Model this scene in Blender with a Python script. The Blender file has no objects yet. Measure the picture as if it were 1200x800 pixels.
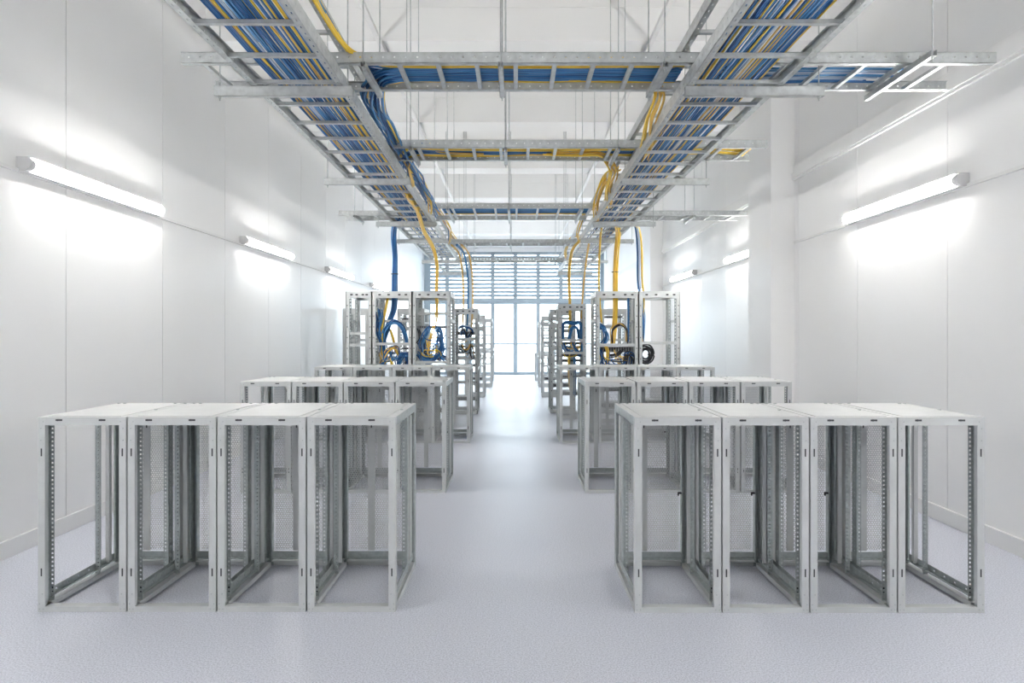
import bpy, math, random
from mathutils import Vector

R = random.Random(11)
SC = bpy.context.scene
COL = SC.collection

# ------------------------------------------------------------------ camera
CAM_H = 1.85
FPX = 734.0                                   # focal length in pixels of the 1200 px wide frame
cam = bpy.data.cameras.new('camera')
cam.sensor_width = 36.0
cam.lens = 36.0 * FPX / 1200.0
cam.shift_x = -4.0 / 1200.0
cam.shift_y = -8.0 / 1200.0
cam.clip_start = 0.05
cam.clip_end = 300
camo = bpy.data.objects.new('camera', cam)
camo.location = (0, 0, CAM_H)
camo.rotation_euler = (math.pi / 2, 0, 0)
COL.objects.link(camo)
SC.camera = camo

# ------------------------------------------------------------------ world, daylight portals, exposure
W = bpy.data.worlds.new('world')
SC.world = W
W.use_nodes = True
bg = W.node_tree.nodes['Background']
bg.inputs['Color'].default_value = (0.82, 0.92, 1.0, 1)
bg.inputs['Strength'].default_value = 3.8

ROOM_X = 4.22
Y_BACK, Y_END = -6.0, 29.0
CEIL = 6.55
WIN_TOP = 5.68


def portal(y, toward, z0, z1):
    l = bpy.data.lights.new('daylight_portal', 'AREA')
    l.shape = 'RECTANGLE'
    l.size = 2 * ROOM_X
    l.size_y = z1 - z0
    l.cycles.is_portal = True
    o = bpy.data.objects.new('daylight_portal', l)
    o.location = (0, y, (z0 + z1) / 2)
    o.rotation_euler = (math.pi / 2 * toward, 0, 0)      # -Z of the lamp points into the room
    COL.objects.link(o)


portal(Y_END + 0.30, -1, 0, WIN_TOP)          # far glazed wall
LAMP_STRENGTH = 44.0

SC.view_settings.view_transform = 'Standard'
SC.view_settings.look = 'None'
SC.view_settings.gamma = 1.0
SC.view_settings.use_curve_mapping = False
SC.view_settings.exposure = 1.06
SC.cycles.max_bounces = 10
SC.cycles.diffuse_bounces = 6
SC.cycles.transparent_max_bounces = 16
SC.cycles.caustics_reflective = False
SC.cycles.caustics_refractive = False


# ------------------------------------------------------------------ materials
def mat(name, col, rough=0.5, metal=0.0, vary=0.0, scale=6.0, bump=0.0, bscale=60.0, coat=0.0, spec=0.5, col2=None):
    m = bpy.data.materials.new(name)
    m.use_nodes = True
    nt = m.node_tree
    b = nt.nodes['Principled BSDF']
    b.inputs['Base Color'].default_value = (*col, 1)
    b.inputs['Roughness'].default_value = rough
    b.inputs['Metallic'].default_value = metal
    b.inputs['Specular IOR Level'].default_value = spec
    b.inputs['Coat Weight'].default_value = coat
    tc = nt.nodes.new('ShaderNodeTexCoord')
    if vary or col2:
        n = nt.nodes.new('ShaderNodeTexNoise')
        n.inputs['Scale'].default_value = scale
        n.inputs['Detail'].default_value = 4
        r = nt.nodes.new('ShaderNodeValToRGB')
        lo = tuple(max(0, c * (1 - vary)) for c in col)
        hi = col2 or tuple(min(1, c * (1 + vary)) for c in col)
        r.color_ramp.elements[0].position = 0.3
        r.color_ramp.elements[1].position = 0.7
        r.color_ramp.elements[0].color = (*lo, 1)
        r.color_ramp.elements[1].color = (*hi, 1)
        nt.links.new(tc.outputs['Object'], n.inputs['Vector'])
        nt.links.new(n.outputs['Fac'], r.inputs['Fac'])
        nt.links.new(r.outputs['Color'], b.inputs['Base Color'])
    if bump:
        n2 = nt.nodes.new('ShaderNodeTexNoise')
        n2.inputs['Scale'].default_value = bscale
        n2.inputs['Detail'].default_value = 3
        bp = nt.nodes.new('ShaderNodeBump')
        bp.inputs['Strength'].default_value = bump
        bp.inputs['Distance'].default_value = 0.01
        nt.links.new(tc.outputs['Object'], n2.inputs['Vector'])
        nt.links.new(n2.outputs['Fac'], bp.inputs['Height'])
        nt.links.new(bp.outputs['Normal'], b.inputs['Normal'])
    return m


def emit(name, col, strength):
    m = bpy.data.materials.new(name)
    m.use_nodes = True
    nt = m.node_tree
    b = nt.nodes['Principled BSDF']
    b.inputs['Base Color'].default_value = (0.9, 0.9, 0.9, 1)
    b.inputs['Emission Color'].default_value = (*col, 1)
    b.inputs['Emission Strength'].default_value = strength
    n = nt.nodes.new('ShaderNodeTexNoise')        # slight unevenness of the diffuser
    n.inputs['Scale'].default_value = 3
    mr = nt.nodes.new('ShaderNodeMapRange')
    mr.inputs['To Min'].default_value = strength * 0.96
    mr.inputs['To Max'].default_value = strength * 1.04
    nt.links.new(n.outputs['Fac'], mr.inputs['Value'])
    nt.links.new(mr.outputs['Result'], b.inputs['Emission Strength'])
    return m


def glass(name):
    m = bpy.data.materials.new(name)
    m.use_nodes = True
    nt = m.node_tree
    nt.nodes.clear()
    out = nt.nodes.new('ShaderNodeOutputMaterial')
    mix = nt.nodes.new('ShaderNodeMixShader')
    tr = nt.nodes.new('ShaderNodeBsdfTransparent')
    tr.inputs['Color'].default_value = (0.95, 0.975, 0.98, 1)
    gl = nt.nodes.new('ShaderNodeBsdfGlossy')
    gl.inputs['Roughness'].default_value = 0.03
    mix.inputs['Fac'].default_value = 0.07
    nt.links.new(tr.outputs[0], mix.inputs[1])
    nt.links.new(gl.outputs[0], mix.inputs[2])
    nt.links.new(mix.outputs[0], out.inputs['Surface'])
    return m


def floor_mat():
    m = bpy.data.materials.new('speckled_floor')
    m.use_nodes = True
    nt = m.node_tree
    b = nt.nodes['Principled BSDF']
    tc = nt.nodes.new('ShaderNodeTexCoord')
    n1 = nt.nodes.new('ShaderNodeTexNoise')
    n1.inputs['Scale'].default_value = 110
    n1.inputs['Detail'].default_value = 3
    r1 = nt.nodes.new('ShaderNodeValToRGB')
    e = r1.color_ramp.elements
    e[0].position, e[0].color = 0.36, (0.50, 0.515, 0.585, 1)
    e[1].position, e[1].color = 0.60, (0.73, 0.75, 0.83, 1)
    v = nt.nodes.new('ShaderNodeTexVoronoi')
    v.inputs['Scale'].default_value = 75
    r2 = nt.nodes.new('ShaderNodeValToRGB')
    r2.color_ramp.elements[0].position, r2.color_ramp.elements[0].color = 0.10, (0.62, 0.60, 0.64, 1)
    r2.color_ramp.elements[1].position, r2.color_ramp.elements[1].color = 0.22, (1, 1, 1, 1)
    mx = nt.nodes.new('ShaderNodeMixRGB')
    mx.blend_type = 'MULTIPLY'
    mx.inputs['Fac'].default_value = 0.55
    n2 = nt.nodes.new('ShaderNodeTexNoise')
    n2.inputs['Scale'].default_value = 1.4
    mr = nt.nodes.new('ShaderNodeMapRange')
    mr.inputs['To Min'].default_value = 0.30
    mr.inputs['To Max'].default_value = 0.42
    L = nt.links.new
    L(tc.outputs['Object'], n1.inputs['Vector'])
    L(tc.outputs['Object'], v.inputs['Vector'])
    L(tc.outputs['Object'], n2.inputs['Vector'])
    L(n1.outputs['Fac'], r1.inputs['Fac'])
    L(v.outputs['Distance'], r2.inputs['Fac'])
    L(r1.outputs['Color'], mx.inputs['Color1'])
    L(r2.outputs['Color'], mx.inputs['Color2'])
    L(mx.outputs['Color'], b.inputs['Base Color'])
    L(n2.outputs['Fac'], mr.inputs['Value'])
    L(mr.outputs['Result'], b.inputs['Roughness'])
    b.inputs['Specular IOR Level'].default_value = 0.5
    return m


M = dict(
    wall=mat('white_wall_panel', (0.88, 0.88, 0.875), 0.33, vary=0.012, scale=0.8, bump=0.02, bscale=4),
    ceil=mat('white_ceiling', (0.88, 0.88, 0.87), 0.8, vary=0.015, scale=1.2),
    joint=mat('grey_joint', (0.74, 0.74, 0.74), 0.7, vary=0.05),
    trim=mat('white_trim', (0.82, 0.82, 0.81), 0.45, vary=0.01),
    floor=floor_mat(),
    ground=mat('pale_paving', (0.7, 0.7, 0.68), 0.9, vary=0.05, scale=2),
    frame=mat('pale_grey_steel', (0.58, 0.60, 0.60), 0.42, 0.1, vary=0.03, scale=14, bump=0.02),
    roof=mat('pale_grey_roof_sheet', (0.58, 0.59, 0.59), 0.48, 0.08, vary=0.03, scale=9, bump=0.015),
    galv=mat('galvanised_steel', (0.40, 0.44, 0.44), 0.42, 0.35, vary=0.12, scale=30),
    zinc=mat('bright_zinc', (0.54, 0.565, 0.565), 0.42, 0.6, vary=0.12, scale=18, bump=0.02),
    mesh=mat('perforated_steel', (0.60, 0.61, 0.61), 0.5, 0.2, vary=0.04),
    rack2=mat('tall_rack_steel', (0.60, 0.62, 0.62), 0.45, 0.1, vary=0.04, scale=10),
    dark=mat('dark_slot', (0.05, 0.055, 0.06), 0.6, vary=0.2),
    black=mat('black_plastic', (0.025, 0.025, 0.028), 0.4, vary=0.2),
    device=mat('device_grey', (0.27, 0.28, 0.29), 0.45, 0.3, vary=0.1),
    alu=mat('blue_grey_aluminium', (0.38, 0.45, 0.50), 0.4, 0.2, vary=0.04, scale=3),
    louver=mat('louver_blade', (0.34, 0.41, 0.47), 0.5, 0.1, vary=0.05),
    glass=glass('window_glass'),
    tube=emit('lamp_tube', (1.0, 0.985, 0.96), LAMP_STRENGTH),
    cap=mat('lamp_cap', (0.72, 0.72, 0.72), 0.5, vary=0.02),
    bag=mat('white_plastic', (0.85, 0.85, 0.86), 0.35, vary=0.03),
    blue0=mat('blue_jacket', (0.028, 0.155, 0.40), 0.45, vary=0.1, scale=3),
    blue1=mat('mid_blue_jacket', (0.06, 0.24, 0.50), 0.45, vary=0.1, scale=3),
    blue2=mat('deep_blue_jacket', (0.014, 0.085, 0.26), 0.45, vary=0.1, scale=3),
    pale=mat('pale_blue_jacket', (0.42, 0.52, 0.64), 0.45, vary=0.08, scale=3),
    white=mat('white_jacket', (0.72, 0.72, 0.70), 0.45, vary=0.05, scale=3),
    yel=mat('yellow_jacket', (0.85, 0.58, 0.06), 0.45, vary=0.06, scale=3),
    amber=mat('amber_jacket', (0.80, 0.50, 0.11), 0.45, vary=0.06, scale=3),
)


# ------------------------------------------------------------------ mesh building
class MB:
    def __init__(s):
        s.v, s.f, s.m, s.smooth = [], [], [], False

    def obox(s, o, U, V, N, mi=0):
        o, U, V, N = Vector(o), Vector(U), Vector(V), Vector(N)
        b = len(s.v)
        for k in range(8):
            s.v.append(o + (U if k & 1 else U * 0) + (V if k & 2 else V * 0) + (N if k & 4 else N * 0))
        fs = [(0, 2, 3, 1), (4, 5, 7, 6), (0, 1, 5, 4), (2, 6, 7, 3), (0, 4, 6, 2), (1, 3, 7, 5)]
        if U.cross(V).dot(N) < 0:
            fs = [tuple(reversed(f)) for f in fs]
        for f in fs:
            s.f.append(tuple(b + i for i in f))
            s.m.append(mi)
        return s

    def box(s, x0, x1, y0, y1, z0, z1, mi=0):
        return s.obox((x0, y0, z0), (x1 - x0, 0, 0), (0, y1 - y0, 0), (0, 0, z1 - z0), mi)

    def strip(s, o, u, v, n, L, Wd, pitch, hu, hv, t=0.002, off=None):
        """a flat bar of length L along u and width Wd along v with a row of real rectangular holes"""
        o, u, v, n = Vector(o), Vector(u), Vector(v), Vector(n)
        c = Wd / 2 if off is None else off
        s.obox(o, u * L, v * (c - hv / 2), n * t)
        s.obox(o + v * (c + hv / 2), u * L, v * (Wd - c - hv / 2), n * t)
        k = max(1, int(L / pitch))
        p0 = (L - k * pitch) / 2
        a = 0.0
        for i in range(k + 1):
            b = p0 + i * pitch + (pitch - hu) / 2 if i < k else L
            if i == 0:
                b = p0 + (pitch - hu) / 2
            s.obox(o + u * a + v * (c - hv / 2), u * (b - a), v * hv, n * t)
            a = b + hu
        return s

    def tube(s, pts, r, n=6, caps=True, mi=0):
        pts = [Vector(p) for p in pts]
        b = len(s.v)
        up = None
        for i, p in enumerate(pts):
            d = (pts[min(i + 1, len(pts) - 1)] - pts[max(i - 1, 0)]).normalized()
            if up is None:
                up = Vector((0, 0, 1)) if abs(d.z) < 0.9 else Vector((1, 0, 0))
            up = (up - d * up.dot(d)).normalized()
            w = d.cross(up)
            for k in range(n):
                a = 2 * math.pi * k / n
                s.v.append(p + (up * math.cos(a) + w * math.sin(a)) * r)
        for i in range(len(pts) - 1):
            for k in range(n):
                q = (k + 1) % n
                s.f.append((b + i * n + k, b + i * n + q, b + (i + 1) * n + q, b + (i + 1) * n + k))
                s.m.append(mi)
        if caps:
            s.f.append(tuple(b + k for k in reversed(range(n))))
            s.m.append(mi)
            e = b + (len(pts) - 1) * n
            s.f.append(tuple(e + k for k in range(n)))
            s.m.append(mi)
        return s

    def mesh(s, name, mats, smooth=False):
        me = bpy.data.meshes.new(name)
        me.from_pydata([tuple(v) for v in s.v], [], s.f)
        mats = mats if isinstance(mats, (list, tuple)) else [mats]
        for m in mats:
            me.materials.append(M[m] if isinstance(m, str) else m)
        if len(mats) > 1:
            me.polygons.foreach_set('material_index', s.m)
        if smooth:
            me.polygons.foreach_set('use_smooth', [len(f) == 4 for f in s.f])
        me.update()
        return me

    def build(s, name, mats, parent=None, loc=(0, 0, 0), smooth=False):
        return obj(name, s.mesh(name, mats, smooth), parent, loc)


def obj(name, me, parent=None, loc=(0, 0, 0)):
    o = bpy.data.objects.new(name, me)
    o.location = loc
    if parent:
        o.parent = parent
    COL.objects.link(o)
    return o


def tag(o, label=None, cat=None, group=None, kind=None):
    for k, v in (('label', label), ('category', cat), ('group', group), ('kind', kind)):
        if v:
            o[k] = v
    return o


def thing(name, label, cat, loc=(0, 0, 0), group=None, rz=0.0, kind=None):
    o = bpy.data.objects.new(name, None)
    o.location = loc
    o.rotation_euler = (0, 0, rz)
    o.empty_display_size = 0.1
    COL.objects.link(o)
    return tag(o, label, cat, group, kind)


def dup(root, loc, label=None, group=None, rz=None):
    r = root.copy()
    COL.objects.link(r)
    r.location = loc
    if rz is not None:
        r.rotation_euler = (0, 0, rz)
    if label:
        r['label'] = label
    if group:
        r['group'] = group
    for ch in list(root.children):
        c = ch.copy()
        COL.objects.link(c)
        c.parent = r
        for g in list(ch.children):
            d = g.copy()
            COL.objects.link(d)
            d.parent = c
    return r


def smooth_path(P, per=8):
    P = [Vector(p) for p in P]
    out = []
    for i in range(len(P) - 1):
        p0 = P[max(i - 1, 0)]
        p1, p2 = P[i], P[i + 1]
        p3 = P[min(i + 2, len(P) - 1)]
        for k in range(per):
            t = k / per
            out.append(0.5 * ((2 * p1) + (p2 - p0) * t + (2 * p0 - 5 * p1 + 4 * p2 - p3) * t * t
                              + (3 * p1 - p0 - 3 * p2 + p3) * t ** 3))
    out.append(P[-1])
    return out


# ------------------------------------------------------------------ the room
def struct(name, mb, mats, label, cat):
    return tag(mb.build(name, mats), label, cat, kind='structure')


struct('floor', MB().box(-ROOM_X - .3, ROOM_X + .3, Y_BACK - .3, Y_END + .3, -0.2, 0), 'floor',
       'speckled pale lavender grey resin floor of the hall', 'floor')
struct('ground', MB().box(-60, 60, Y_END + .35, 120, -0.3, -0.1), 'ground', 'pale paved ground outside the far windows', 'ground')

# ceiling with its deep cross beams
ceil = struct('ceiling', MB().box(-ROOM_X - .3, ROOM_X + .3, Y_BACK - .3, Y_END + .3, CEIL, CEIL + .2), 'ceil',
              'high white ceiling with deep white cross beams', 'ceiling')
bm_ = MB().box(-ROOM_X, ROOM_X, 0, 0.55, 5.85, CEIL)
bm_.box(-ROOM_X, ROOM_X, -0.012, 0, 6.30, 6.33)
beam_me = bm_.mesh('beam', 'ceil')
for k in range(-4, 7):
    obj('beam', beam_me, ceil, (0, 8.53 + 3.26 * k, 0))


# side walls: tall panels with recessed joints
def side_wall(name, s, seam0, label):
    w = MB().box(min(s * (ROOM_X + .03), s * (ROOM_X + .25)), max(s * (ROOM_X + .03), s * (ROOM_X + .25)), Y_BACK - .3, Y_END + .3, 0, CEIL)
    wo = struct(name, w, 'joint', label, 'wall')
    y = seam0
    while y - 1.61 > Y_BACK - 1:
        y -= 1.61
    me = {}
    while y < Y_END + .3:
        a, b = max(y, Y_BACK - .3) + .004, min(y + 1.61, Y_END + .3) - .004
        key = round(b - a, 3)
        if b - a > .05:
            if key not in me:
                me[key] = MB().box(0, .03, 0, b - a, 0, CEIL).mesh('panel', 'wall')
            obj('panel', me[key], wo, (s * ROOM_X if s > 0 else -ROOM_X - .03, a, 0))
        y += 1.61
    return wo


side_wall('wall_left', -1, 5.88, 'white panelled wall along the left side')
side_wall('wall_right', 1, 6.12, 'white panelled wall along the right side')

for s, nm, lab in ((-1, 'baseboard_left', 'white baseboard along the foot of the left wall'),
                   (1, 'baseboard_right', 'white baseboard along the foot of the right wall')):
    b = MB()
    x0, x1 = sorted((s * ROOM_X, s * (ROOM_X - .018)))
    b.box(x0, x1, Y_BACK, Y_END, 0, .135)
    x0, x1 = sorted((s * ROOM_X, s * (ROOM_X - .028)))
    b.box(x0, x1, Y_BACK, Y_END, .135, .15)
    struct(nm, b, 'trim', lab, 'baseboard')

# ledge high on the right wall
b = MB().box(ROOM_X - .05, ROOM_X, Y_BACK, Y_END, 4.20, 4.27)
b.box(ROOM_X - .03, ROOM_X, Y_BACK, Y_END, 4.17, 4.20)
b.box(ROOM_X - .02, ROOM_X, Y_BACK, Y_END, 4.27, 4.40)
struct('trim_1', b, 'trim', 'narrow white ledge high along the right wall', 'ledge')

# columns on the right wall
for k, lab in enumerate(('white wall column beside the second right lamp, nearest column',
                         'white wall column far down the right wall, middle column',
                         'white wall column at the end of the right wall')):
    y = 9.46 + 8.46 * k
    b = MB().box(ROOM_X - .36, ROOM_X, y, y + .92, 0, 5.85)
    b.box(ROOM_X - .378, ROOM_X, y - .018, y + .938, 0, .15)
    struct('column', b, 'wall', lab, 'column')

# cable conduit on the walls at lamp height
for s, nm, lab in ((-1, 'trim_2', 'thin white cable conduit along the left wall at lamp height'),
                   (1, 'trim_3', 'thin white cable conduit along the right wall at lamp height')):
    b = MB()
    for y0, y1 in (((Y_BACK, Y_END),) if s < 0 else ((Y_BACK, 9.44), (10.40, 17.90), (18.86, Y_END))):
        x0, x1 = sorted((s * ROOM_X, s * (ROOM_X - .028)))
        b.box(x0, x1, y0, y1, 3.225, 3.255)
    struct(nm, b, 'trim', lab, 'conduit')


# ------------------------------------------------------------------ glazed end walls
def end_window(name, y, inward, louvers, label):
    root = thing(name, label, 'window', (0, y, 0), kind='structure')
    nb = 8
    pw = 2 * ROOM_X / nb
    d = .12
    mm = MB().box(-.085, .085, -d, d, 0, WIN_TOP).mesh('mullion', 'alu')
    mw = MB().box(-.14, .14, -d, d, 0, WIN_TOP).mesh('jamb', 'alu')
    for i in range(nb + 1):
        x = -ROOM_X + i * pw
        if i in (0, nb):
            obj('jamb', mw, root, (x + (.14 if i == 0 else -.14), 0, 0))
        else:
            obj('mullion', mm, root, (x, 0, 0))
    MB().box(-ROOM_X, ROOM_X, -d - .03, d, 0, .13).build('sill', 'alu', root)
    MB().box(-ROOM_X, ROOM_X, -d - .05, d, 3.33, 3.53).build('transom', 'alu', root)
    MB().box(-ROOM_X, ROOM_X, -d, d, WIN_TOP - .12, WIN_TOP).build('head_rail', 'alu', root)
    bar = MB().box(-pw / 2 + .04, pw / 2 - .04, -.03, .03, 1.38, 1.46).mesh('glazing_bar', 'alu')
    sf = MB()
    for x0, x1, z0, z1 in ((-pw / 2 + .045, -pw / 2 + .09, .13, 3.33), (pw / 2 - .09, pw / 2 - .045, .13, 3.33), (-pw / 2 + .09, pw / 2 - .09, 3.27, 3.33)):
        sf.box(x0, x1, -.03, .03, z0, z1)
    sash = sf.mesh('sash', 'alu')
    p0 = MB().box(-pw / 2 + .05, pw / 2 - .05, -.004, .004, .13, 1.40).mesh('pane', 'glass')
    p1 = MB().box(-pw / 2 + .05, pw / 2 - .05, -.004, .004, 1.44, 3.35).mesh('pane', 'glass')
    p2 = MB().box(-pw / 2 + .05, pw / 2 - .05, -.004, .004, 3.5, WIN_TOP - .1).mesh('pane', 'glass')
    sl = MB().obox((-pw / 2 + .04, -.05, -.022), (pw - .08, 0, 0), (0, .080, .115), (0, -.012, .009)).mesh('slat', 'louver')
    for i in range(nb):
        x = -ROOM_X + (i + .5) * pw
        obj('glazing_bar', bar, root, (x, 0, 0))
        obj('sash', sash, root, (x, 0, 0))
        for p in (p0, p1, p2):
            obj('pane', p, root, (x, .05, 0))
        if louvers:
            z = 3.62
            while z < WIN_TOP - .18:
                obj('slat', sl, root, (x, -.04, z))
                z += .178
    return root


end_window('window_1', Y_END + .12, 1, True, 'bright full width glazed end wall with louvers above the doors')
struct('wall_end', MB().box(-ROOM_X, ROOM_X, Y_END, Y_END + .25, WIN_TOP, CEIL), 'wall', 'white wall strip above the far windows', 'wall')
struct('wall_back', MB().box(-ROOM_X, ROOM_X, Y_BACK - .25, Y_BACK, 0, CEIL), 'wall', 'plain white wall closing the near end of the hall', 'wall')


# ------------------------------------------------------------------ wall lamps
def make_lamp(name, label, s):
    t = thing(name, label, 'lamp', (0, 0, 0), group='tube lamps on the walls')
    b = MB().tube([(0, .06, 0), (0, 2.02, 0), (0, 2.05, 0)], .044, 14)
    for k in range(14):
        v = b.v[28 + k]
        b.v[28 + k] = Vector((v.x * .55, v.y, v.z * .55))
    b.build('tube', 'tube', t, smooth=True)
    for y in (0,):
        MB().tube([(0, y, 0), (0, y + .008, 0), (0, y + .052, 0), (0, y + .06, 0)], .05, 16).build('end_cap', 'cap', t, smooth=True)
    x0, x1 = sorted((s * .005, s * .095))
    b = MB().box(x0, x1, .02, 2.06, -.060, .050)
    x0, x1 = sorted((-s * .008, s * .095))
    b.box(x0, x1, .02, 2.06, .050, .068)
    b.build('glow_shield', 'cap', t)  # added behind the tube and shaped to limit glow on the wall
    return t


def lamp(x, y, label, first={}):
    s = 1 if x > 0 else -1
    if s not in first:
        first[s] = make_lamp('wall_lamp', label, s)
        first[s].location = (x, y, 3.29)
    else:
        dup(first[s], (x, y, 3.29), label)


for k, w in enumerate(('added unseen behind the viewer for fill', 'added unseen beside the viewer for fill', 'nearest of the lit ones in view', 'second in view', 'third in view, before the tall racks',
                       'fourth, beyond the tall racks', 'fifth, near the far window')):
    lamp(-ROOM_X + .095, 5.27 + 4.28 * (k - 2), 'white tube lamp on the left wall, ' + w)  # first two are out of frame, added to light the near end
for k, w in enumerate(('added unseen behind the viewer for fill', 'added unseen beside the viewer for fill', 'nearest in view, before the column', 'just behind the wall column', 'third in view, above the tall racks',
                       'fourth, beyond the tall racks', 'fifth, near the far window')):
    lamp(ROOM_X - .095, 5.80 + 4.36 * (k - 2) + (.1 if k == 3 else 0) + (.3 if k == 5 else 0), 'white tube lamp on the right wall, ' + w)  # here too the first two are unseen fill lamps added to the row


# ------------------------------------------------------------------ short rack frames
RW, RD, RH = .588, .86, 1.30
_door = {}


def door_mesh(w, h, pitch=.019):
    """sheet with a hexagonal array of real hexagonal holes"""
    mb = MB()
    ro = pitch / math.sqrt(3)
    rows = int(h / (ro * 1.5))
    cols = int(w / pitch)
    for j in range(rows):
        for i in range(cols - (j & 1)):
            cx = -w / 2 + pitch * (i + .5 + .5 * (j & 1)) + (w - cols * pitch) / 2
            cz = ro + j * ro * 1.5
            b = len(mb.v)
            for rr in (ro, ro * .74):
                for k in range(6):
                    a = math.pi / 6 + k * math.pi / 3
                    mb.v.append(Vector((cx + rr * math.cos(a), 0, cz + rr * math.sin(a))))
            for k in range(6):
                q = (k + 1) % 6
                mb.f.append((b + k, b + q, b + 6 + q, b + 6 + k))
                mb.m.append(0)
    return mb


def mounting_rail(mb, x, y, s, z0, z1, back):
    """L profile: a flange with square holes across the rack, and a web with holes along the depth (back = 1: behind the flange)"""
    L = z1 - z0
    mb.strip((x, y, z0), (0, 0, 1), (s, 0, 0), (0, 1, 0), L, .036, .0292, .013, .013, .003, off=.023)
    mb.strip((x, y, z0), (0, 0, 1), (0, back, 0), (s, 0, 0), L, .062, .0292, .010, .009, .003, off=.028)


def make_short_rack(w, name='rack_frame'):
    t = thing(name, 'short rack', 'rack')
    P = .047
    post = MB().box(0, P, 0, .012, 0, RH).box(0, .012, .012, .055, 0, RH).box(P - .006, P, .012, .03, .05, RH - .05)
    pm = post.mesh('post', 'frame')
    postr = MB().box(-P, 0, 0, .012, 0, RH).box(-.012, 0, .012, .055, 0, RH).box(-P, -P + .006, .012, .03, .05, RH - .05)
    pr = postr.mesh('post', 'frame')
    rear = MB().box(0, P, RD - .012, RD, 0, RH).box(0, .012, RD - .07, RD - .012, 0, RH).box(P - .008, P, RD - .045, RD - .012, .05, RH - .05).mesh('post', 'galv')
    rearr = MB().box(-P, 0, RD - .012, RD, 0, RH).box(-.012, 0, RD - .07, RD - .012, 0, RH).box(-P, -P + .008, RD - .045, RD - .012, .05, RH - .05).mesh('post', 'galv')
    slot_v = MB().box(-.0045, .0045, -.0015, .002, -.026, .026).mesh('slot', 'dark')
    bolt = MB().tube([(0, .001, 0), (0, -.002, 0)], .004, 8).mesh('bolt', 'galv')
    for s, me in ((-1, pm), (1, pr)):
        o = obj('post', me, t, (s * w / 2, 0, 0))
        for z in (.265, 1.065):
            obj('slot', slot_v, o, (-s * .024, 0, z))
        for dx, z in ((.012, .02), (.036, .02), (.012, .055), (.02, RH - .075), (.036, RH - .03), (.02, RH - .155), (.03, .12)):
            obj('bolt', bolt, o, (-s * dx, 0, z))
    obj('post', rear, t, (-w / 2, 0, 0))
    obj('post', rearr, t, (w / 2, 0, 0))
    # beams front and rear
    i = w / 2 - P
    tb = MB().box(-i, i, .001, .012, RH - .054, RH - .003).box(-i, i, .012, .05, RH - .054, RH - .048).build('top_beam', 'frame', t)
    sh = MB().box(-.022, .022, -.0015, .003, -.006, .006).box(-.010, -.004, -.003, .003, -.007, .007).mesh('slot', 'dark')
    for x in (-.153, .135):
        obj('slot', sh, tb, (x, 0, RH - .020))
    MB().box(-i, i, .001, .012, 0, .036).box(-i, i, .012, .055, .028, .036).build('bottom_beam', 'frame', t)
    MB().box(-i, i, RD - .012, RD - .001, RH - .06, RH - .003).build('top_beam', 'galv', t)
    MB().box(-i, i, RD - .012, RD - .001, 0, .05).box(-i, i, RD - .06, RD - .012, .044, .05).build('bottom_beam', 'frame', t)
    MB().box(-i, i, RD - .03, RD - .02, .062, .118).box(-i, i, RD - .05, RD - .03, .062, .07).build('door_rail', 'galv', t)
    # side beams along the depth: bottom L and top L, plus the inner depth rails the mounting rails stand on
    for s in (-1, 1):
        x = s * w / 2
        y0, y1 = .056, RD - .071
        b = MB().obox((x, y0, .0), (-s * .010, 0, 0), (0, y1 - y0, 0), (0, 0, .046)).obox((x, y0, .038), (-s * .05, 0, 0), (0, y1 - y0, 0), (0, 0, .008))
        b.obox((x - s * .05, y0, .012), (s * .006, 0, 0), (0, y1 - y0, 0), (0, 0, .03))
        b.build('side_beam', 'frame', t)
        b = MB().obox((x, y0, RH - .06), (-s * .010, 0, 0), (0, y1 - y0, 0), (0, 0, .057)).obox((x, y0, RH - .06), (-s * .05, 0, 0), (0, y1 - y0, 0), (0, 0, .006))
        b.build('side_beam', 'galv', t)
        b = MB().strip((x - s * .012, .075, .075), (0, 1, 0), (0, 0, 1), (-s, 0, 0), RD - .16, .05, .11, .02, .010, .004)
        b.obox((x - s * .012, .075, .075), (-s * .03, 0, 0), (0, RD - .16, 0), (0, 0, .004))
        b.build('depth_rail', 'galv', t)
        for y, back in ((.076, -1), (.545, 1)):
            r = MB()
            mounting_rail(r, x - s * .018, y, -s, .05, RH - .062, back)
            r.build('mounting_rail', 'galv', t)
        b = MB().obox((x - s * .014, .082, .10), (-s * .028, 0, 0), (0, .006, 0), (0, 0, .05))
        b.build('corner_bracket', 'dark', t)
        MB().obox((x - s * .013, .67, .085), (-s * .030, 0, 0), (0, .012, 0), (0, 0, RH - .165)).obox((x - s * .013, .67, .085), (-s * .004, 0, 0), (0, .07, 0), (0, 0, RH - .165)).build(
            'cable_duct', 'frame', t)
    # roof
    rf = MB().box(-w / 2, w / 2, 0, RD, RH - .003, RH)
    rf.box(-w / 2 + .05, w / 2 - .05, .03, RD - .03, RH, RH + .004)
    ro = rf.build('top_panel', 'roof', t)
    cap = MB().box(-.010, .010, -.006, .006, RH + .004, RH + .009).mesh('rivet', 'galv')
    for x, y in ((-.2, .78), (.0, .835), (.2, .78), (-w / 2 + .03, .81), (w / 2 - .03, .81), (w / 2 - .03, .4)):
        obj('rivet', cap, ro, (x, y, -.004 if abs(x) > .22 or y > .83 else 0))
    # perforated rear door
    k = round(w, 3)
    if k not in _door:
        mb = door_mesh(w - .10, RH - .19)
        _door[k] = mb.mesh('rear_door', 'mesh')
    d = obj('rear_door', _door[k], t, (0, RD - .016, .125))
    MB().box(-.085, -.03, -.012, -.004, .0, RH - .19).build('stiffener', 'frame', d)
    MB().box(-.062, -.053, -.014, -.012, .98, 1.02).build('slot', 'dark', d)
    MB().box(i - .022, i + .005, -.028, -.006, .458, .472).box(i - .030, i - .02, -.028, -.018, .445, .472).build('handle', 'black', d)
    return t


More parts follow.
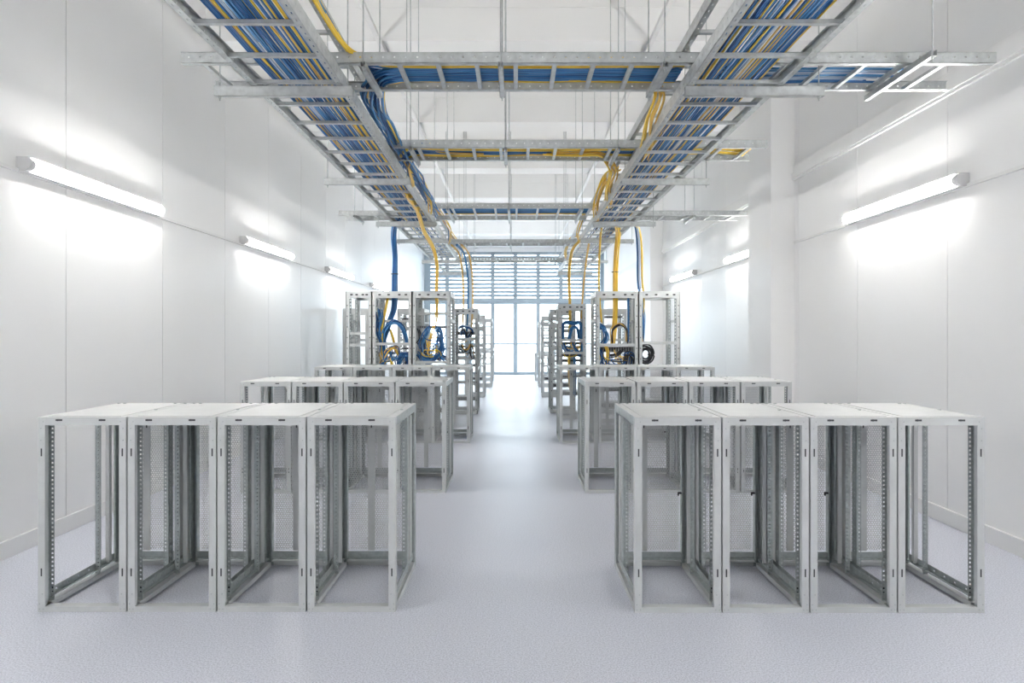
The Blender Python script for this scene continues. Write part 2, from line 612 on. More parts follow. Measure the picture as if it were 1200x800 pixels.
POS = ('nearest the aisle', 'second from the aisle', 'third from the aisle', 'nearest the side wall')


def rack_row(proto, Y, edges, side, rowname):
    w = None
    order = edges if side == 'right' else list(reversed(edges))
    for k in range(4):
        xc = (order[k] + order[k + 1]) / 2
        lab = 'short empty steel rack frame, %s row %s of the aisle, %s' % (rowname, side, POS[k])
        grp = '%s %s row of short racks' % (rowname, side)
        if not proto.get('used'):
            proto['used'] = 1
            proto.location = (xc, Y, 0)
            tag(proto, lab, None, grp)
        else:
            dup(proto, (xc, Y, 0), lab, grp)


def lin(a, b, n=4):
    return [a + (b - a) * i / n for i in range(n + 1)]


pr1 = make_short_rack(.573)
pr2 = make_short_rack(.588)
pr3 = make_short_rack(.650)
rack_row(pr2, 4.18, lin(-3.193, -.795), 'left', 'front')
rack_row(pr1, 4.165, lin(.790, 3.125), 'right', 'front')
rack_row(pr2, 7.31, lin(-3.217, -.803), 'left', 'second')
rack_row(pr2, 7.31, lin(.802, 3.237), 'right', 'second')
rack_row(pr3, 10.66, lin(-3.43, -.77), 'left', 'third')
rack_row(pr3, 10.66, lin(.75, 3.40), 'right', 'third')
for o in list(bpy.data.objects):
    if 'used' in o:
        del o['used']


# ------------------------------------------------------------------ tall rack frames
TSLOT = MB().box(-.025, .025, -.002, .004, -.08, -.05).mesh('slot', 'dark')


def make_tall_rack(w, d, h, mids, label, loc, name='tall_rack_frame', group='tall racks along the aisle', fine=True):
    t = thing(name, label, 'rack', loc, group)
    P = .07
    for sx in (-1, 1):
        for sy in (0, 1):
            b = MB()
            y = 0 if sy == 0 else d
            sg = 1 if sy == 0 else -1
            x = sx * w / 2
            b.obox((x, y, 0), (-sx * P, 0, 0), (0, sg * .012, 0), (0, 0, h))
            b.obox((x, y, 0), (-sx * .012, 0, 0), (0, sg * .08, 0), (0, 0, h))
            po = b.build('post', 'rack2', t)
            if sy == 0 and fine:
                hb = MB()
                for k in range(int(h / .21)):
                    hb.box(x - sx * .035 - .007, x - sx * .035 + .007, -.002, .002, .1 + .21 * k, .125 + .21 * k)
                hb.build('slot', 'dark', po)['kind'] = 'stuff'
    i = w / 2 - P
    for y0, y1 in ((.001, .012), (d - .012, d - .001)):
        tb = MB().box(-i, i, y0, y1, h - .13, h).box(-i, i, y0 + (.011 if y0 < .1 else -.05), y1 + (.05 if y0 < .1 else -.011), h - .13, h - .122).build('top_beam', 'rack2', t)
        if y0 < .1 and fine:
            for x in (-i * .75, -i * .2, i * .45, i * .85):
                obj('slot', TSLOT, tb, (x, 0, h))
        MB().box(-i, i, y0, y1, 0, .08).build('bottom_beam', 'rack2', t)
    for s in (-1, 1):
        for z0, z1 in ((h - .1, h), (0, .06), (1.02, 1.08), (2.1, 2.15)):
            if z1 <= h:
                MB().obox((s * w / 2, .081, z0), (-s * .012, 0, 0), (0, d - .162, 0), (0, 0, z1 - z0)).build('side_beam', 'rack2', t)
        for y in (.16, d - .25):
            r = MB()
            L = h - .23
            r.strip((s * (w / 2 - .02), y, .1), (0, 0, 1), (-s, 0, 0), (0, 1, 0), L, .055, .066, .03, .02, .003, off=.035)
            r.strip((s * (w / 2 - .02), y, .1), (0, 0, 1), (0, 1, 0), (-s, 0, 0), L, .06, .066, .03, .02, .003)
            r.build('mounting_rail', 'galv', t)
    for z in mids:
        MB().box(-w / 2 + .02, w / 2 - .02, .013, .03, z, z + .055).box(-w / 2 + .02, w / 2 - .02, .03, .10, z, z + .008).build('cross_bar', 'rack2', t)
    MB().box(-w / 2 + .01, w / 2 - .01, .012, .10, h - .003, h + .001).box(-w / 2 + .01, w / 2 - .01, d - .1, d - .012, h - .003, h + .001).build('top_panel', 'rack2', t)
    return t


def xw(px, Y):
    return (px - 604.0) * Y / FPX


TY = 12.30
TALL = {}


def tall(key, x0, x1, Y, h, d, mids, label, **k):
    w = x1 - x0 - .006
    TALL[key] = ((x0 + x1) / 2, Y, w, d, h)
    return make_tall_rack(w, d, h, mids, label, ((x0 + x1) / 2, Y, 0), **k)


tall('A', -3.34, -2.82, TY, 2.70, .9, (1.62, 1.85), 'narrow tall empty rack frame, nearest the left wall behind the short racks')
tall('B', -2.82, -2.03, TY, 2.70, .9, (1.64,), 'tall open rack with a thick blue cable drop, left block')
tall('C', -2.03, -1.27, TY, 2.70, .9, (1.28,), 'tall open rack with yellow cables hanging in, left block beside the aisle')
tall('E', 1.58, 2.42, TY, 2.70, .9, (1.62, ), 'tall open rack with a thick yellow cable drop, right block beside the aisle')
tall('F', 2.42, 3.24, TY, 2.70, .9, (1.66,), 'tall mostly empty rack with a black cable coil, right block near the wall')
tall('G', .94, 1.56, 13.75, 2.52, .78, (1.70, 1.42), 'tall rack full of blue patch cords at the aisle, right side')
tall('D', -1.475, -.875, 14.6, 2.46, .85, (1.72,), 'tall grey rack at the aisle behind the yellow cabled rack, left side')
tall('H', .815, 1.42, 14.75, 2.45, .85, (.5, .8, 1.2, 1.5, 1.75, 2.0, 2.2), 'tall rack with many cross bars behind the patch cord rack, right side')
tall('D2', -1.50, -.90, 18.5, 2.43, .85, (.35, .62, .9, 1.2, 1.48, 1.72, 1.95, 2.15), 'tall rack at the aisle, third from the front on the left', fine=False)
tall('I', .78, 1.38, 18.5, 2.40, .85, (.35, .62, .9, 1.2, 1.48, 1.72, 1.95, 2.15), 'tall rack at the aisle, third from the front on the right', fine=False)
tall('D3', -1.42, -.82, 22.0, 2.42, .85, (.4, .8, 1.2, 1.5, 1.8, 2.1), 'tall rack at the aisle, fourth from the front on the left', fine=False)
tall('J', .81, 1.41, 22.0, 2.30, .85, (.4, .8, 1.2, 1.5, 1.8, 2.05), 'tall rack at the aisle, fourth from the front on the right', fine=False)
tall('K', -1.48, -.88, 25.0, 1.30, .85, (.9,), 'low rack at the aisle end near the far window, left side', fine=False)
tall('L', .78, 1.38, 25.0, 1.10, .85, (.9,), 'low rack at the aisle end near the far window, right side', fine=False)
tall('P', -4.03, -3.43, 14.6, 2.46, .85, (1.7,), 'tall rack against the left wall behind the narrow empty rack', fine=False)
tall('Q', -2.75, -2.12, 14.6, 2.46, .85, (1.2, 1.7), 'tall rack seen through the rack with the blue cable drop', fine=False)
tall('S', 2.02, 2.62, 14.75, 2.46, .85, (1.2, 1.7), 'tall rack seen through the rack with the yellow cable drop', fine=False)


# ------------------------------------------------------------------ rack equipment
def make_switch(w, h, d, label, loc, ports=True):
    t = thing('network_switch', label, 'switch', loc, 'switches and patch panels in the tall racks')
    MB().box(-w / 2, w / 2, 0, d, 0, h).build('body', 'device', t)
    MB().box(-w / 2 - .02, w / 2 + .02, -.006, 0, 0, h).build('face_plate', 'rack2' if not ports else 'device', t)
    if ports:
        n = 12
        p = MB()
        for k in range(n):
            x = -w / 2 + .03 + (w - .06) * (k + .5) / n
            p.box(x - .012, x + .012, -.009, -.006, h * .2, h * .75)
        p.build('port', 'black', t)['kind'] = 'stuff'
    return t


SWLAB = {'B': 'the blue cabled rack', 'C': 'the yellow cabled rack left of the aisle', 'E': 'the yellow cabled rack right of the aisle',
         'G': 'the patch cord rack right of the aisle', 'D': 'the grey rack at the left aisle', 'H': 'the many barred rack right of the aisle',
         'D2': 'the third aisle rack on the left', 'I': 'the third aisle rack on the right', 'F': 'the rack with the black coil',
         'Q': 'the rack behind the blue cabled rack', 'S': 'the rack behind the yellow cabled right rack'}
EQ = {'B': (.35, .75, 1.16, 1.32, 1.46, 2.10), 'C': (.30, .62, .95, 1.34, 1.98, 2.25), 'E': (.40, .85, 1.20, 1.50, 1.56), 'G': (.5, .9, 1.25, 1.36, 1.55, 1.64),
      'D': (.3, .7, 1.1, 1.25, 1.4, 1.55, 1.84), 'H': (.6, 1.0, 1.5, 1.9), 'D2': (.5, 1.1, 1.5, 2.0), 'I': (.5, 1.2, 1.6, 2.1),
      'F': (.45,), 'Q': (.5, 1.2, 1.5, 1.95, 2.2), 'S': (.5, 1.0, 1.45, 2.0, 2.25)}
ORD = ('lowest', 'second from the bottom', 'third from the bottom', 'fourth from the bottom', 'fifth from the bottom', 'sixth from the bottom', 'topmost')
for key, zs in EQ.items():
    x, y, w, d, h = TALL[key]
    for j, z in enumerate(zs):
        hh = .045 if j % 3 else .088
        make_switch(w - .17, hh, .35 if j % 2 else .5, 'switch in %s, %s' % (SWLAB[key], 'only one' if len(zs) == 1 else ORD[j] if j < len(zs) - 1 else 'topmost'),
                    (x, y + .17, z), ports=(j % 2 == 0 or key in 'EG'))


# ------------------------------------------------------------------ cables
def cable(pts, r, m, label, group, per=8, n=6, name='network_cable', cat='cable'):
    o = MB().tube(smooth_path(pts, per), r, n).build(name, m, smooth=True)
    return tag(o, label, cat, group)


CN = {'blue0': 'blue', 'blue1': 'blue', 'blue2': 'dark blue', 'pale': 'pale blue', 'white': 'white', 'yel': 'yellow', 'amber': 'amber', 'black': 'black'}


def bundle(pts, count, spread, mats, where, group, r=.011, per=8, n=6, name='network_cable', wob=.4):
    """count cables following one course side by side, each with its own small wander"""
    for c in range(count):
        a = 2.399963 * c
        q = spread * math.sqrt((c + .5) / count)
        off = Vector((q * math.cos(a), q * .6 * math.sin(a), q * math.sin(a)))
        m = mats[c % len(mats)]
        P = []
        for p in pts:
            j = spread * wob
            P.append(Vector(p) + off + Vector((R.uniform(-j, j), R.uniform(-j, j), R.uniform(-j, j) * .6)))
        cable(P, r, m, CN[m] + ' cable ' + where, group, per, n, name)


# ------------------------------------------------------------------ cable ladders
ZT = CAM_H + 1.90            # underside of the main ladders
RUNG_M = {}


def ladder(label, length, width, h, loc, rz, rung0, pitch, group, far_trim=0.0, near_trim=0.0, name='cable_ladder', hole=.085):
    """ladder along local +Y, centred on local x = 0, underside at local z = 0"""
    t = thing(name, label, 'cable tray', loc, group, rz)
    for s, tr in ((-1, near_trim), (1, far_trim)):
        x = s * width / 2
        b = MB()
        L = length - tr
        b.strip((x, 0, 0), (0, 1, 0), (0, 0, 1), (-s, 0, 0), L, h, hole, .012, .012, .003, off=h * .55)
        b.strip((x, 0, 0), (0, 1, 0), (-s, 0, 0), (0, 0, 1), L, .046, hole, .026, .008, .003)
        b.obox((x, 0, h - .003), (-s * .022, 0, 0), (0, L, 0), (0, 0, .003))
        b.build('side_rail', 'zinc', t)
    k = round(width, 3)
    if k not in RUNG_M:
        w = width / 2 - .004
        r = MB().box(-w, w, -.017, .017, .005, .008).box(-w, w, -.017, -.014, .005, .03).box(-w, w, .014, .017, .005, .03)
        r.box(-w, w, -.017, -.006, .028, .031).box(-w, w, .006, .017, .028, .031)
        RUNG_M[k] = r.mesh('rung', 'zinc')
    y = rung0
    while y < length - max(near_trim, far_trim) - .03:
        obj('rung', RUNG_M[k], t, (0, y, 0))
        y += pitch
    return t


LY0 = 1.0
ladder('long cable ladder packed with blue cables, left of the aisle', 19.0, .70, .10, (-1.615, LY0, ZT), .0135, .12, .455, 'main cable ladders')
ladder('long cable ladder packed with blue cables, right of the aisle', 19.0, .73, .10, (1.675, LY0, ZT), 0.0, .12, .455, 'main cable ladders')
ladder('upper cable ladder stacked above the left main ladder', 19.0, .70, .09, (-1.66, LY0, ZT + .36), .0135, .12, .60, 'upper cable ladders', name='upper_cable_ladder')
ladder('upper cable ladder stacked above the right main ladder', 19.0, .70, .09, (1.68, LY0, ZT + .36), 0.0, .12, .60, 'upper cable ladders', name='upper_cable_ladder')

ZC = CAM_H + 2.02            # underside of the cross ladders


def cross(label, x0, x1, y0, y1, z, rung0, pitch, near_trim=0.0, far_trim=0.0):
    # local +Y runs towards -x of the room, so the ladder starts at its right end
    t = ladder(label, x1 - x0, y1 - y0, .082, (x1, (y0 + y1) / 2, z), math.pi / 2, rung0, pitch, 'cross cable ladders', far_trim, near_trim,
               name='cross_cable_ladder')
    return t


C1 = (4.66, 5.21)
cross('nearest cross cable ladder carrying a blue and yellow bundle', -2.49, 3.58, C1[0], C1[1], ZC, .36, .2925)
cross('second cross cable ladder with yellow and blue cables', -1.42, 2.72, 6.76, 7.30, ZC, .18, .30)
cross('third cross cable ladder, wide, with a few blue cables', -1.45, 1.30, 10.40, 11.50, CAM_H + 2.10, .2, .36)
cross('bare ladder stub on the left side of the left main ladder', -2.98, -1.50, 10.56, 11.06, ZC - .01, .2, .34)
cross('bare ladder stub reaching from the right main ladder to the right wall', 1.40, 3.92, 10.56, 11.06, ZC - .01, .2, .40)
cross('fourth cross cable ladder, bare, above the tall racks', -1.55, 1.45, 13.8, 14.3, ZC, .2, .36)
cross('fifth cross cable ladder, bare, nearest the far window', -1.6, 1.5, 17.1, 17.6, ZC, .2, .36)


# trapeze hangers: a channel under a ladder hung from the ceiling by threaded rods
def hanger(label, ax, c, a0, a1, zt, zrod, group, rods=(1, 1)):
    """ax 'x': channel runs along x at y=c; ax 'y': along y at x=c. Top of the channel at zt."""
    t = thing('trapeze_hanger', label, 'hanger', (0, 0, 0), group)
    hh = .078 if ax == 'x' else .041
    b = MB()
    if ax == 'x':
        t.location = (a0, c, zt)
        L = a1 - a0
        b.box(0, L, -.020, -.017, -hh, 0).box(0, L, .017, .020, -hh, 0).box(0, L, -.020, .020, -hh, -hh + .003).box(0, L, -.020, -.009, -.003, 0).box(0, L, .009, .020, -.003, 0)
        ends = ((.035, 0), (L - .035, 0))
    else:
        t.location = (c, a0, zt)
        L = a1 - a0
        b.box(-.020, -.017, 0, L, -hh, 0).box(.017, .020, 0, L, -hh, 0).box(-.020, .020, 0, L, -hh, -hh + .003).box(-.020, -.009, 0, L, -.003, 0).box(.009, .020, 0, L, -.003, 0)
        ends = ((0, .02), (0, L - .02))
    b.build('channel', 'zinc', t)
    for (x, y), on in zip(ends, rods):
        if on:
            rod = MB().tube([(x, y, -hh - .03), (x, y, zrod - zt)], .0055, 6).build('rod', 'zinc', t, smooth=True)
            MB().tube([(x, y, -hh - .012), (x, y, -hh)], .011, 6).build('nut', 'zinc', rod)
    return t


HY = (2.9, 4.80, 7.63, 10.55, 12.5, 16.0, 19.2)
HN = ('above the viewer', 'nearest in view', 'second in view', 'third in view', 'fourth in view', 'fifth in view', 'at the far end')


def ceil_at(y, w=0):
    """underside of the beam or the ceiling above y"""
    k = (y - 8.53) / 3.26
    f = (k - math.floor(k)) * 3.26
    return 5.85 if f < .55 else CEIL


for y, nm in zip(HY, HN):
    dx = -(y - 4.8) * .0135
    hanger('trapeze hanger under the left main cable ladder, ' + nm, 'x', y, -2.30 + dx * .6, -1.25 + dx, ZT, ceil_at(y), 'hangers under the left main ladder')
    hanger('trapeze hanger under the right main cable ladder, ' + nm, 'x', y, 1.30, 2.36, ZT, ceil_at(y), 'hangers under the right main ladder')
for (y0, y1), z, nm in ((C1, ZC, 'nearest'), ((6.76, 7.30), ZC, 'second'), ((13.8, 14.3), ZC, 'fourth'), ((17.1, 17.6), ZC, 'fifth'), ((10.40, 11.50), CAM_H + 2.10, 'third')):
    for x, nn in ((-1.13, 'left'), (-.11, 'middle'), (1.11, 'right')):
        hanger('trapeze hanger under the %s cross cable ladder, %s one' % (nm, nn), 'y', x, y0 - .03, y1 + .03, z, ceil_at(y0) if ceil_at(y0) == ceil_at(y1) else 5.85,
               'hangers under the cross ladders')
hanger('trapeze hanger under the right end of the nearest cross cable ladder', 'y', 2.97, 4.44, 5.30, ZC - .002, 6.55, 'hangers under the cross ladders', (1, 0))
hanger('trapeze hanger under the bare ladder stub at the right wall', 'y', 3.0, 10.5, 11.1, ZC - .012, 6.55, 'hangers under the cross ladders')
hanger('trapeze hanger under the bare ladder stub at the left', 'y', -2.7, 10.5, 11.1, ZC - .012, 6.55, 'hangers under the cross ladders')

# two conduits under the ceiling beams
for s, lab in ((-1, 'pale conduit under the ceiling beams left of the middle'), (1, 'pale conduit under the ceiling beams right of the middle')):
    o = MB().box(s * 1.84 - .03, s * 1.84 + .03, Y_BACK, Y_END, 5.79, 5.85).build('ceiling_conduit', 'trim')
    tag(o, lab, 'conduit', kind='structure')


# cables lying in the two main ladders
def main_cables(side, n1, n2):
    where = 'lying lengthwise in the %s main cable ladder' % ('left' if side < 0 else 'right')
    grp = 'cables in the %s main ladder' % ('left' if side < 0 else 'right')

    def cx(y):
        return (-1.615 - .0135 * (y - LY0)) if side < 0 else 1.675
    lo, hi = (.035, .53) if side < 0 else (.05, .56)          # distance from the inner rail
    for layer, n in ((0, n1), (1, n2)):
        for c in range(n):
            f = (c + .5) / n
            # bundles with narrow gaps between them
            g = math.floor(f * 6) / 6
            f2 = g + (f - g) * .93 + .004
            u = lo + (hi - lo) * f2 + R.uniform(-.003, .003)
            p = R.random()
            if side < 0:
                yb = .24 if u < .16 else .12
            else:
                yb = .16 if u < .35 else .22
            if p < yb:
                m = 'yel' if R.random() < .55 else 'amber'
            elif p < yb + (.09 if side < 0 else .16):
                m = 'pale' if R.random() < .5 else 'white'
            else:
                m = R.choice(('blue0', 'blue0', 'blue1', 'blue2'))
            y1 = R.choice((8.9, 9.6, 10.4, 11.2, 12.2, 13.2)) if R.random() < .86 else R.choice((15.0, 17.0, 19.0))
            y = LY0 + .02
            ph, am = R.uniform(0, 6.28), R.uniform(.002, .010)
            P = []
            while y < y1:
                d = u + am * math.sin(y * 1.7 + ph) + R.uniform(-.0025, .0025)
                x = cx(y) - side * (.35 if side < 0 else .365) + side * d
                P.append((x, y, ZT + .040 + .016 * layer + R.uniform(-.002, .003)))
                y += .42
            cable(P, .0074 if layer == 0 else .0078, m, CN[m] + ' cable ' + where, grp, per=2, n=5)


main_cables(-1, 36, 22)
main_cables(1, 36, 20)

# nearest cross ladder: blue bundle with yellow on its near and far side, turning into the left ladder
for c in range(34):
    ring = c % 17
    yy = 4.80 + .31 * ring / 16
    z = ZC + .047 + (.019 if c >= 17 else 0)
    m = 'yel' if (ring < 3 or ring == 16) else R.choice(('blue0', 'blue0', 'blue1', 'blue2'))
    if ring in (7,) and c >= 17:
        m = 'amber'
    P = [(1.30, yy + R.uniform(-.03, .03), z)]
    x = 1.05
    while x > -.85:
        P.append((x, yy + R.uniform(-.010, .010), z + R.uniform(-.003, .006)))
        x -= .27
    if ring >= 3 and (c < 17 or ring % 2):
        # turn towards the far end and run on along the inner edge of the left ladder
        xe = -1.20 - .0075 * (16 - ring) - R.uniform(0, .04)
        ze = ZT + .16 + R.uniform(-.01, .06)
        P += [(-.98, yy + .03, z), (-1.10 - .004 * (16 - ring), yy + .16, ze), (xe, yy + .42 + .02 * ring, ze - .01)]
        ye = R.choice((7.2, 8.4, 9.6, 11.0))
        y = yy + 1.1
        while y < ye:
            P.append((xe - .0135 * (y - 5) + R.uniform(-.025, .025), y, ze + R.uniform(-.04, .03)))
            y += .55
    else:
        P += [(-1.05, yy + R.uniform(-.02, .02), z + .02), (-1.22, yy - .15, z + .03), (-1.27, 4.2, ZT + .20 + R.uniform(0, .06)), (-1.22 + R.uniform(-.03, .03), 3.2, ZT + .16 + R.uniform(0, .05)),
              (-1.26, 2.2, ZT + .2), (-1.25, LY0 + .1, ZT + .2)]
    cable(P, .0098, m, CN[m] + ' cable crossing the aisle on the nearest cross ladder', 'cables on the nearest cross ladder', per=5, n=5)

# right stub of the nearest cross ladder: pale blue bundle
for c in range(12):
    yy = 4.86 + .025 * c
    m = R.choice(('blue0', 'pale', 'blue1'))
    cable([(1.5, yy, ZC + .06), (2.1, yy + .01, ZC + .047 + R.uniform(0, .01)), (2.5, yy + R.uniform(-.02, .02), ZC + .05), (2.85 + R.uniform(-.1, .25), yy + R.uniform(-.03, .03), ZC + .048)],
          .0098, m, CN[m] + ' cable on the right end of the nearest cross ladder', 'cables on the right end of the nearest cross ladder', per=5, n=5)

# second cross ladder
for c in range(18):
    yy = 6.97 + .27 * c / 17
    m = 'yel' if (c < 5 or c > 12) else R.choice(('blue0', 'blue1', 'blue2'))
    P = []
    x = 1.55
    while x > -1.25:
        P.append((x, yy + .03 * math.sin(x * 2 + c * .2) + R.uniform(-.012, .012), ZC + .046 + R.uniform(0, .012)))
        x -= .34
    P.append((-1.32, yy + .2, ZC + .03))
    cable(P, .0115, m, CN[m] + ' cable on the second cross ladder', 'cables on the second cross ladder', per=4, n=5)
for c in range(5):
    yy = 6.90 + .06 * c
    cable([(1.8, yy, ZC + .05), (2.1, yy + .02, ZC + .05), (2.35, yy + R.uniform(-.02, .06), ZC + .05), (2.62, yy + .08, ZC + .045)], .0115, 'yel',
          'yellow cable on the right end of the second cross ladder', 'cables on the right end of the second cross ladder', per=4, n=5)

# third cross ladder
for c in range(11):
    yy = 10.72 + .42 * c / 10
    m = 'yel' if c in (9, 10) else R.choice(('blue0', 'blue1', 'blue2'))
    P = [(1.25 - .25 * i, yy + R.uniform(-.012, .012), CAM_H + 2.10 + .046 + R.uniform(0, .008)) for i in range(11)]
    cable(P, .0125, m, CN[m] + ' cable on the third cross ladder', 'cables on the third cross ladder', per=3, n=5)

# yellow loops between the levels at the inner edge of the main ladders
for y0, cnt, sp, st in ((5.35, 6, .05, (.95, 4.92, ZC + .125)), (7.9, 8, .07, (.98, 7.12, ZC + .07)), (9.4, 6, .05, (1.42, 8.7, ZT + .42)),
                        (12.2, 4, .04, (1.42, 11.4, ZT + .42)), (15.4, 4, .04, (1.42, 14.6, ZT + .42))):
    bundle(([(.35, st[1], st[2] + .0), (.70, st[1], st[2] + .0)] if st[0] < 1.1 else []) + [st, ((st[0] + 1.24) / 2, y0 - .25, max(st[2], ZC + .15)), (1.25, y0 + .1, ZT + .20), (1.26, y0 + .5, ZT + .11), (1.34, y0 + 1.0, ZT + .07), (1.42, y0 + 1.6, ZT + .07)],
           cnt, sp, ('yel', 'yel', 'amber'), 'looping over the inner rail of the right main ladder', 'yellow loops on the right main ladder', r=.011, per=5, n=5, wob=.25)
for y0, cnt, st in ((7.3, 5, (-.85, 7.10, ZC + .08)), (9.0, 5, (-1.42, 8.2, ZT + .42)), (12.0, 4, (-1.46, 11.2, ZT + .42)), (15.0, 4, (-1.50, 14.2, ZT + .42))):
    bundle(([(-.35, st[1], ZC + .06)] if st[0] > -1.1 else []) + [st, ((st[0] - 1.30) / 2, y0 - .1, ZT + .30), (-1.30, y0 + .3, ZT + .17), (-1.36, y0 + .9, ZT + .10), (-1.46, y0 + 1.6, ZT + .07)],
           cnt, .05, ('yel', 'blue0', 'amber'), 'curling over the inner rail of the left main ladder', 'curls on the left main ladder', r=.010, per=5, n=5, wob=.25)


# drops into the tall racks
def drop(pts, cnt, sp, mats, where, group, r=.012, **k):
    bundle(pts, cnt, sp, mats, where, group, r=r, per=6, n=6, name='drop_cable', **k)


drop([(-2.02, 10.9, ZT + .12), (-2.22, 11.6, ZT + .16), (-2.37, 12.2, ZT + .0), (-2.40, 12.48, 3.40), (-2.42, 12.55, 2.95), (-2.43, 12.55, 2.4), (-2.50, 12.50, 2.12), (-2.63, 12.48, 1.72)],
     12, .055, ('blue0', 'blue1', 'blue0', 'blue2'), 'of the thick drop into the left block of tall racks', 'blue drop into the left tall racks', wob=.12)
drop([(-1.50, 8.6, ZT + .03), (-1.51, 9.5, ZT + .02), (-1.53, 9.9, ZT - .03), (-1.58, 10.8, ZT - .14), (-1.56, 11.8, ZT - .27), (-1.55, 12.35, 3.20), (-1.57, 12.45, 2.72), (-1.57, 12.45, 2.2), (-1.66, 12.40, 1.85), (-1.74, 12.38, 1.52)],
     4, .04, ('yel', 'yel', 'amber'), 'sagging under the left main ladder into the racks beside the aisle', 'yellow drop into the left aisle rack', wob=.10)
for xx, m, nn in ((-1.24, 'amber', 3), (-1.13, 'blue1', 4), (-1.02, 'amber', 2)):
    drop([(xx - .15, 13.6, ZT + .05), (xx - .05, 14.4, ZT - .06), (xx, 14.85, 3.2), (xx, 14.9, 2.5), (xx - .03, 14.9, 1.9)], nn, .022, (m,),
         'dropping into the grey rack at the left aisle', 'drop into the left grey rack', r=.011, wob=.15)
drop([(1.75, 10.9, ZT + .05), (1.93, 11.8, ZT + .0), (1.98, 12.3, 3.45), (1.99, 12.52, 3.0), (1.99, 12.52, 2.4), (1.97, 12.5, 1.95), (1.93, 12.45, 1.66)],
     9, .05, ('yel', 'yel', 'yel', 'amber'), 'of the thick drop into the right block of tall racks', 'yellow drop into the right tall racks', wob=.10)
drop([(1.55, 11.2, ZT + .05), (1.63, 12.0, ZT - .05), (1.665, 12.45, 3.2), (1.67, 12.5, 2.7), (1.72, 12.5, 2.1)], 3, .02, ('yel', 'amber'),
     'of the thin drop at the aisle side of the right tall racks', 'thin yellow drop on the right', wob=.15)
drop([(2.06, 11.2, ZT + .14), (2.30, 11.9, ZT + .14), (2.42, 12.3, 3.50), (2.46, 12.5, 2.95), (2.52, 12.5, 2.5), (2.56, 12.5, 2.2), (2.52, 12.45, 1.7)], 6, .035, ('blue1', 'blue0', 'pale'),
     'of the mixed drop between the two right tall racks', 'blue and yellow drop on the right', wob=.12)
drop([(2.10, 11.4, ZT + .14), (2.36, 12.0, ZT + .12), (2.50, 12.4, 3.50), (2.54, 12.55, 2.95), (2.56, 12.5, 2.5), (2.53, 12.5, 2.1), (2.49, 12.45, 1.75)], 4, .025, ('yel', 'amber'),
     'of the mixed drop between the two right tall racks', 'blue and yellow drop on the right', wob=.12)
drop([(1.35, 12.6, ZT + .03), (1.22, 13.3, ZT - .1), (1.19, 13.8, 3.2), (1.22, 14.0, 2.6), (1.23, 14.0, 2.1), (1.20, 13.95, 1.75)], 5, .03, ('yel', 'yel', 'amber'),
     'dropping into the patch cord rack right of the aisle', 'yellow drop into the patch cord rack', r=.011, wob=.12)
drop([(1.55, 13.2, ZT + .02), (1.53, 13.7, 3.3), (1.50, 13.95, 2.7), (1.47, 13.95, 2.2)], 2, .016, ('amber',),
     'of the thin drop at the wall side of the patch cord rack', 'thin amber drop on the right', r=.010, wob=.15)


# black ties around the two thick drops
for x, y, z, r, lab in ((-2.41, 12.50, 3.06, .068, 'black cable tie around the blue cable drop, left block'), (1.99, 12.51, 3.10, .062, 'black cable tie around the thick yellow drop, right block')):
    o = MB().tube([(x + r * math.cos(a * math.pi / 8), y + .8 * r * math.sin(a * math.pi / 8), z) for a in range(17)], .008, 6).build('cable_tie', 'black', smooth=True)
    tag(o, lab, 'cable tie')


# patch cords inside the racks
def cords(key, spec):
    x, y, w, d, h = TALL[key]
    for pts, cnt, sp, mats in spec:
        bundle([(x + a * w, y + .13 + b, z) for a, b, z in pts], cnt, sp, mats, 'patching inside ' + SWLAB[key], 'patch cords in ' + SWLAB[key], r=.0125, per=5, n=5, name='patch_cord', wob=.35)


BL = ('blue0', 'blue1', 'blue0', 'blue2')
YL = ('yel', 'amber')
cords('B', [
    ([(-.30, 0, 1.70), (-.20, -.02, 1.95), (0, -.03, 2.10), (.22, -.02, 2.02), (.33, 0, 1.80), (.36, 0, 1.66)], 7, .04, BL),
    ([(-.36, 0, 2.32), (-.33, 0, 2.15), (-.38, 0, 1.95), (-.28, 0, 1.72), (-.22, -.03, 1.45), (-.25, 0, 1.25)], 9, .07, BL),
    ([(-.14, 0, 2.60), (-.20, 0, 2.30), (-.28, 0, 2.0), (-.26, 0, 1.75), (-.32, 0, 1.4)], 3, .03, YL),
    ([(-.08, 0, 1.95), (-.02, 0, 1.80), (.02, 0, 1.66)], 3, .03, ('yel', 'blue0')),
    ([(-.30, -.02, 1.30), (-.12, -.05, 1.55), (.08, -.04, 1.60), (.14, -.02, 1.48)], 6, .05, ('amber', 'blue0', 'yel', 'blue2')),
    ([(.12, 0, 1.22), (.20, -.05, 1.42), (.36, -.04, 1.44), (.38, 0, 1.22)], 8, .05, BL),
    ([(-.20, 0, 1.30), (-.08, -.04, 1.40), (-.02, 0, 1.22)], 4, .03, YL),
])
cords('C', [
    ([(-.10, 0, 2.00), (-.18, -.03, 1.85), (-.28, 0, 1.66), (-.22, 0, 1.50)], 6, .05, BL),
    ([(.12, 0, 1.98), (.22, -.03, 1.88), (.24, 0, 1.60), (.18, 0, 1.45), (.30, 0, 1.38)], 11, .07, BL),
    ([(-.36, 0, 1.46), (-.20, -.05, 1.36), (.02, -.05, 1.34), (.18, -.04, 1.50)], 8, .055, BL),
    ([(.10, 0, 1.62), (.12, -.04, 1.48), (.16, 0, 1.36)], 4, .03, YL),
    ([(-.36, 0, 1.95), (-.30, -.03, 1.78), (-.40, 0, 1.66)], 2, .03, ('black',)),
    ([(-.1, 0, 1.3), (0, -.05, 1.1), (.1, -.02, .96)], 4, .05, BL),
])
